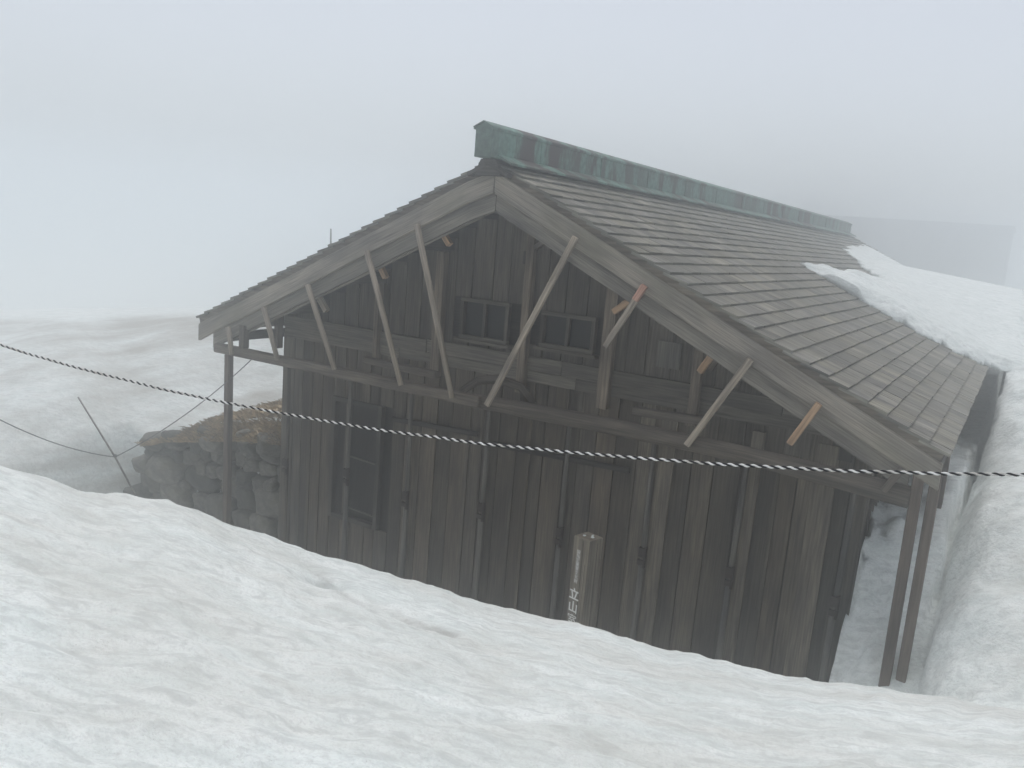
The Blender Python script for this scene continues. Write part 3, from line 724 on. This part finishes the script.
# ------------------------------------------------------------------ dry stone wall and turf on the left
sw = thing('stone_wall', 'dry stone wall of large grey boulders beside the left end of the hut', 'wall', (-7.3, 2.0, -4.8))
def rock_mesh(seed):
    bm = bmesh.new(); bmesh.ops.create_icosphere(bm, subdivisions=3, radius=.5)
    o_ = Vector((seed*7.1, seed*3.3, seed*1.7))
    for v in bm.verts:
        p = v.co.normalized()
        q = Vector([math.copysign(abs(c_)**.62, c_) for c_ in p])       # squarish
        v.co = q*.46*(1+.30*mnoise.noise(p*1.3+o_)+.12*mnoise.noise(p*3.1+o_)+.05*mnoise.noise(p*8+o_))
    me = bpy.data.meshes.new('stone'); bm.to_mesh(me); bm.free()
    me.polygons.foreach_set('use_smooth', [True]*len(me.polygons)); me.materials.append(M_ROCK)
    return me
rocks = [rock_mesh(i+1) for i in range(9)]
def wall_top(x): return float(np.interp(x, [-10.6, -9.7, -8.8, -8, -7.2, -6.5, -5.6, -4.9], [-3.9, -3.3, -3.0, -2.8, -2.65, -2.5, -2.36, -2.3]))
z = -4.75; row = 0; ns = 0
while z < -2.0:
    big = .80 if row < 3 else .55
    x = -10.2+(row % 2)*.25+row*.09; hh = big*.62
    while x < -4.95:
        wd = random.uniform(.55, 1.15)*big*(1.15 if x < -8 else .85)
        h_ = hh*random.uniform(.85, 1.25)
        if z+h_*.5 < wall_top(x+wd/2)+.12+.30*mnoise.noise(Vector((x*1.1, 4.4, 0))) and ns < 88:
            o = bpy.data.objects.new('stone', random.choice(rocks)); COL.objects.link(o); o.parent = sw
            yb = 2.0+.16*(z+4.7)+random.uniform(-.16, .14)
            o.location = (x+wd/2+7.3, yb-2.0, z+h_/2+4.8); o.scale = (wd*1.07, random.uniform(.6, .95), h_*1.10)
            o.rotation_euler = (random.uniform(-.12, .12), random.uniform(-.14, .14), random.uniform(-.25, .25)); ns += 1
        x += wd
    z += hh*.86; row += 1
for sx0, sy0, sz0, sw0 in ((-9.35, 1.95, -3.12, .5), (-8.55, 1.82, -2.86, .42), (-7.75, 1.95, -2.62, .38), (-7.3, 1.80, -2.72, .5), (-6.45, 1.92, -2.40, .42), (-5.75, 1.80, -2.42, .55), (-5.3, 1.95, -2.22, .40), (-8.1, 2.6, -2.52, .32)):
    o = bpy.data.objects.new('stone', random.choice(rocks)); COL.objects.link(o); o.parent = sw
    o.location = (sx0+7.3, sy0-2.0, sz0+4.8); o.scale = (sw0*1.25, sw0, sw0*.72); o.rotation_euler = (random.uniform(-.3, .3), random.uniform(-.25, .25), random.uniform(-1, 1))
# turf
tg = MB(); gx = np.arange(-9.42, -4.95, .12); gy = np.arange(1.62, 5.0, .12)
def turf_edge(x): return float(np.interp(x, [-9.9, -9.2, -8.2, -7, -6, -5], [2.7, 3.5, 4.05, 4.2, 4.5, 4.7]))+.25*mnoise.noise(Vector((x*1.4, 0, 2.2)))
vid = {}
GX, GY = np.meshgrid(gx, gy, indexing='ij'); GZ = ground(GX, np.maximum(GY, 2.35))[0]
for i in range(len(gx)):
    for j in range(len(gy)):
        if gy[j] <= turf_edge(gx[i]):
            kf = min(1, max(0, (gy[j]-1.62)/.75)); wt = wall_top(gx[i])+.02; zt_ = wt+(GZ[i, j]+.07-wt)*kf
            vid[i, j] = len(tg.v); tg.v.append(Vector((gx[i], gy[j], zt_+.06*mnoise.noise(Vector((gx[i]*2, gy[j]*2, 0))))))
for (i, j) in list(vid):
    q = [(i, j), (i+1, j), (i+1, j+1), (i, j+1)]
    if all(k_ in vid for k_ in q): tg._quad(tuple(vid[k_] for k_ in q), ((0, 0),)*4, 0, True)
for _ in range(9000):
    x = random.uniform(-9.42, -5.0); ye = turf_edge(x)
    y = random.uniform(1.6, ye+.08) if random.random() < .6 else random.uniform(1.58, 2.4)
    i = min(max(int((x+9.42)/.12), 0), len(gx)-1); j = min(max(int((y-1.62)/.12), 0), len(gy)-1)
    kf = min(1, max(0, (y-1.62)/.75)); wt = wall_top(x)+.02; zz = wt+(GZ[i, j]+.05-wt)*kf; hh = random.uniform(.03, .12); an = random.uniform(0, 6.28); wv = random.uniform(.008, .018)
    lx, ly = random.gauss(0, .07), random.gauss(-.03, .07)
    dx, dy = math.cos(an)*wv, math.sin(an)*wv; n = len(tg.v)
    tg.v += [Vector((x-dx, y-dy, zz)), Vector((x+dx, y+dy, zz)), Vector((x+dx*.6+lx*.6, y+dy*.6+ly*.6, zz+hh*.75)), Vector((x+lx, y+ly, zz+hh*.85))]
    tg._quad((n, n+1, n+2, n+3), ((0, 0),)*4)
go_ = tg.build('dry_grass', M_GRASS, recalc=False)
tag(go_, 'matted brown dry grass on the bank above the stone wall', 'grass', kind='stuff')

# ------------------------------------------------------------------ sign post
sg = thing('sign_post', 'squared wooden sign post with white painted characters standing before the hut wall', 'sign post', (1.93, -.30, FLOOR), math.radians(-15))
ZT = -1.62-FLOOR
p = MB()
HW = .122
p.bar((0, 0, 0), (0, 0, ZT), 2*HW, 2*HW, (0, 1, 0)); p.build('post', M_SIGN, sg, .004)
p = MB()
p.bar((.035, -HW-.001, .6), (.03, -HW-.001, ZT-.02), .006, .004, (0, 1, 0)); p.bar((HW+.001, .02, .6), (HW+.001, .03, ZT-.05), .004, .007, (0, 1, 0)); p.bar((.078, -HW-.001, 1.2), (.083, -HW-.001, ZT-.3), .004, .004, (0, 1, 0))
p.build('drying_crack', M_DARK, sg)
def lettering(txt, size, z, dx=0, line=1.0, off=0):
    cu = bpy.data.curves.new('lettering', 'FONT'); cu.body = '\n'.join(txt); cu.size = size; cu.align_x = 'CENTER'; cu.space_line = line
    cu.extrude = .0012; cu.offset = off
    ob = bpy.data.objects.new('tmp', cu); COL.objects.link(ob)
    bpy.context.view_layer.update()
    dg = bpy.context.evaluated_depsgraph_get(); mm_ = bpy.data.meshes.new_from_object(ob.evaluated_get(dg)); bpy.data.objects.remove(ob)
    mm_.materials.clear(); mm_.materials.append(M_WHITE); mm_.name = 'lettering'
    o = bpy.data.objects.new('lettering', mm_); COL.objects.link(o); o.parent = sg
    o.location = (dx, -HW-.004, z); o.rotation_euler = (math.pi/2, 0, 0)
    return o
for i, ch in enumerate('立山室堂'):
    lettering(ch, .155, ZT-.78-.165*i, -.035, off=.0035 if i < 2 else 0)
lettering('国指定重要文化財', .056, ZT-.20, -.03, .95)
for (a_, b2, s2) in ((-.045, -.03, .020), (.05, .01, .022), (.01, .06, .018)):
    bm = bmesh.new()
    for v in bmesh.ops.create_icosphere(bm, subdivisions=2, radius=s2)['verts']:
        v.co = v.co*(1+.35*mnoise.noise(v.co*60+Vector((a_*90, 0, 0)))); v.co.z *= .55; v.co += Vector((a_, b2, ZT+.004))
    me = bpy.data.meshes.new('snow_crumb'); bm.to_mesh(me); bm.free(); me.materials.append(M_SNOW)
    me.polygons.foreach_set('use_smooth', [True]*len(me.polygons)); k_ = bpy.data.objects.new('snow_crumb', me); COL.objects.link(k_); k_.parent = sg

# ------------------------------------------------------------------ ropes, stake, marker pole
def at_px(u, v, dist):
    d = view_dir(u, v); d = d/np.linalg.norm(d); return Vector((CX+d[0]*dist, CY+d[1]*dist, CZ+d[2]*dist))
PL, PC, PR = at_px(0, 345, 3.25), at_px(500, 437.5, 2.30), at_px(1024, 475, 2.05)
import itertools
def rope_pt_(q):
    p = rope_pt(q); return p+Vector((0, 0, .0022*mnoise.noise(Vector((q*23, 1.7, 0)))))
def rope_pt(q):
    if q < -.25: a_ = rope_pt(-.25); return a_+(a_-rope_pt(-.2499))*((-.25-q)/.0001)
    if q > 1.25: a_ = rope_pt(1.25); return a_+(a_-rope_pt(1.2499))*((q-1.25)/.0001)     # hangs in one vertical plane: straight in plan, parabola in height
    h = PL.lerp(PR, q)
    tC = ((PC-PL).xy.dot((PR-PL).xy))/((PR-PL).xy.length_squared)
    zlin = PL.z+(PR.z-PL.z)*tC; sag = SAG
    return Vector((h.x, h.y, PL.z+(PR.z-PL.z)*q-sag*4*q*(1-q)))
# sag so that the middle hangs where it does
best = None
for SAG in np.linspace(-.1, .6, 281):
    e = 0
    for (u, v) in ((229, 405), (500, 437.5), (760, 466)):
        m_ = 1e9
        for q in np.linspace(0, 1, 120):
            r_ = np.array(rope_pt(q))-np.array([CX, CY, CZ]); zc = r_ @ _fw
            uu, vv = 512+F_PX*(r_ @ CR)/zc, 384-F_PX*(r_ @ CU)/zc
            if abs(uu-u) < m_: m_ = abs(uu-u); dv = vv-v
        e += dv*dv
    if best is None or e < best[0]: best = (e, SAG)
SAG = best[1]+.008
print('rope sag', best)
qs = np.linspace(-1.3, 2.2, 3600); cl = [rope_pt_(q) for q in qs]
tr = MB(); length = 0; ph = 0; PITCH_R = .0265; RS = .0023
ang = [0]
for i in range(1, len(cl)): ang.append(ang[-1]+2*math.pi*(cl[i]-cl[i-1]).length/(PITCH_R*(1+.10*mnoise.noise(Vector((qs[i]*31, 6.1, 0))))))
tdir = (cl[-1]-cl[0]).normalized(); sa = tdir.cross(Vector((0, 0, 1))).normalized(); sb = sa.cross(tdir)
for mi, off in ((0, 0), (1, math.pi)):
    tr.tube([c_+(sa*math.cos(a_+off)-sb*math.sin(a_+off))*.0019 for c_, a_ in zip(cl, ang)], RS, 6, mi)
ro_ = tr.build('twisted_rope', [M_FIBW, M_FIBB])
tag(ro_, 'black and white twisted rope stretched across in front of the hut', 'rope')

ST_T, ST_M, ST_B = at_px(78, 397, 13.6), at_px(115, 457, 13.75), at_px(134, 497, 13.85)
bx, by = ST_B.x, ST_B.y
gzs = gz(bx, by); low = ST_B+(ST_B-ST_T).normalized()*max(.3, (ST_B.z-gzs)/max(.2, abs((ST_T-ST_B).normalized().z))+.3)
sk = MB(); sk.tube([ST_T, ST_M, low], [.011, .014, .016], 8); so_ = sk.build('stake', M_STAKE)
tag(so_, 'thin leaning wooden stake in the snow with a guy rope tied to it', 'stake')
def hang(a_, c_, sag, n=24): return [a_.lerp(c_, q/n)-Vector((0, 0, sag*4*(q/n)*(1-q/n))) for q in range(n+1)]
cr = MB()
A0 = at_px(-60, 385, 12.0); A1 = at_px(253, 352, 14.4)
A1 = Vector((-4.30, .06, -.37))
A00 = A0+(A0-ST_M)*.5; A00.z = gz(A00.x, A00.y)-.1
cr.tube([A00]+hang(A0, ST_M, .16)[:-1]+hang(ST_M, A1, .13), .0075, 6)
# a knot round the stake
cr.tube([ST_M+Vector((math.cos(a_)*.021, math.sin(a_)*.021, .02*a_/6)) for a_ in np.linspace(0, 12.5, 30)], .008, 6)
go2 = cr.build('guy_rope', M_CORD)
k = MB(); k.tube([Vector((A0.x-.1, A0.y, gz(A0.x, A0.y)-.3)), A0+Vector((.01, 0, .12))], [.016, .012], 8); k.build('rope_stake', M_STAKE, go2)
tag(go2, 'thin grey guy rope running from the hut corner past the leaning stake', 'rope')

mp_ = MB(); mb_ = Vector((-7.85, 5.4, gz(-7.85, 5.4)-.3)); mp_.tube([mb_, (-7.83, 5.4, 1.0), (-7.88, 5.42, 1.62)], [.03, .024, .016], 8)
tag(mp_.build('marker_pole', M_STAKE), 'slender marker pole whose tip rises behind the left roof slope', 'pole')

# ------------------------------------------------------------------ building beyond, almost lost in the fog
FBY = 92.0
fb = thing('far_building', 'large flat topped building hardly visible in the fog behind the snowy roof', 'building', (-6.0, FBY+6, 0))
def far(mb, name, m, par, bev=0):
    mb.v = [v-Vector((-6.0, FBY+6, 0)) for v in mb.v]; return MB.build(mb, name, m, par, bev)
k = MB(); k.box((-8.6, FBY+6, -1.0), (24.6, 12, 14.4)); far(k, 'wall', M_GABLE, fb)
k = MB(); k.box((-8.6, FBY+6, 6.33), (25.0, 12.4, .28), 0); far(k, 'roof', M_SOFF, fb)

# ------------------------------------------------------------------ fog
hz = bpy.data.meshes.new('haze'); bm = bmesh.new(); bmesh.ops.create_cube(bm, size=1)
zl, zh = float(Z.min())-1, 8.0
zh = zh
for v in bm.verts: v.co = Vector((v.co.x*524, v.co.y*384+100, zl if v.co.z < 0 else zh))
bm.to_mesh(hz); bm.free()
mh = bpy.data.materials.new('fog_air'); mh.use_nodes = True; t = mh.node_tree; t.nodes.clear()
pv = t.nodes.new('ShaderNodeVolumePrincipled'); oo = t.nodes.new('ShaderNodeOutputMaterial'); t.links.new(pv.outputs[0], oo.inputs['Volume'])
pv.inputs['Color'].default_value = (.97, .985, .992, 1); pv.inputs['Density'].default_value = HAZE; pv.inputs['Anisotropy'].default_value = .88
hz.materials.append(mh); ho = bpy.data.objects.new('haze', hz); COL.objects.link(ho); tag(ho, kind='stuff')
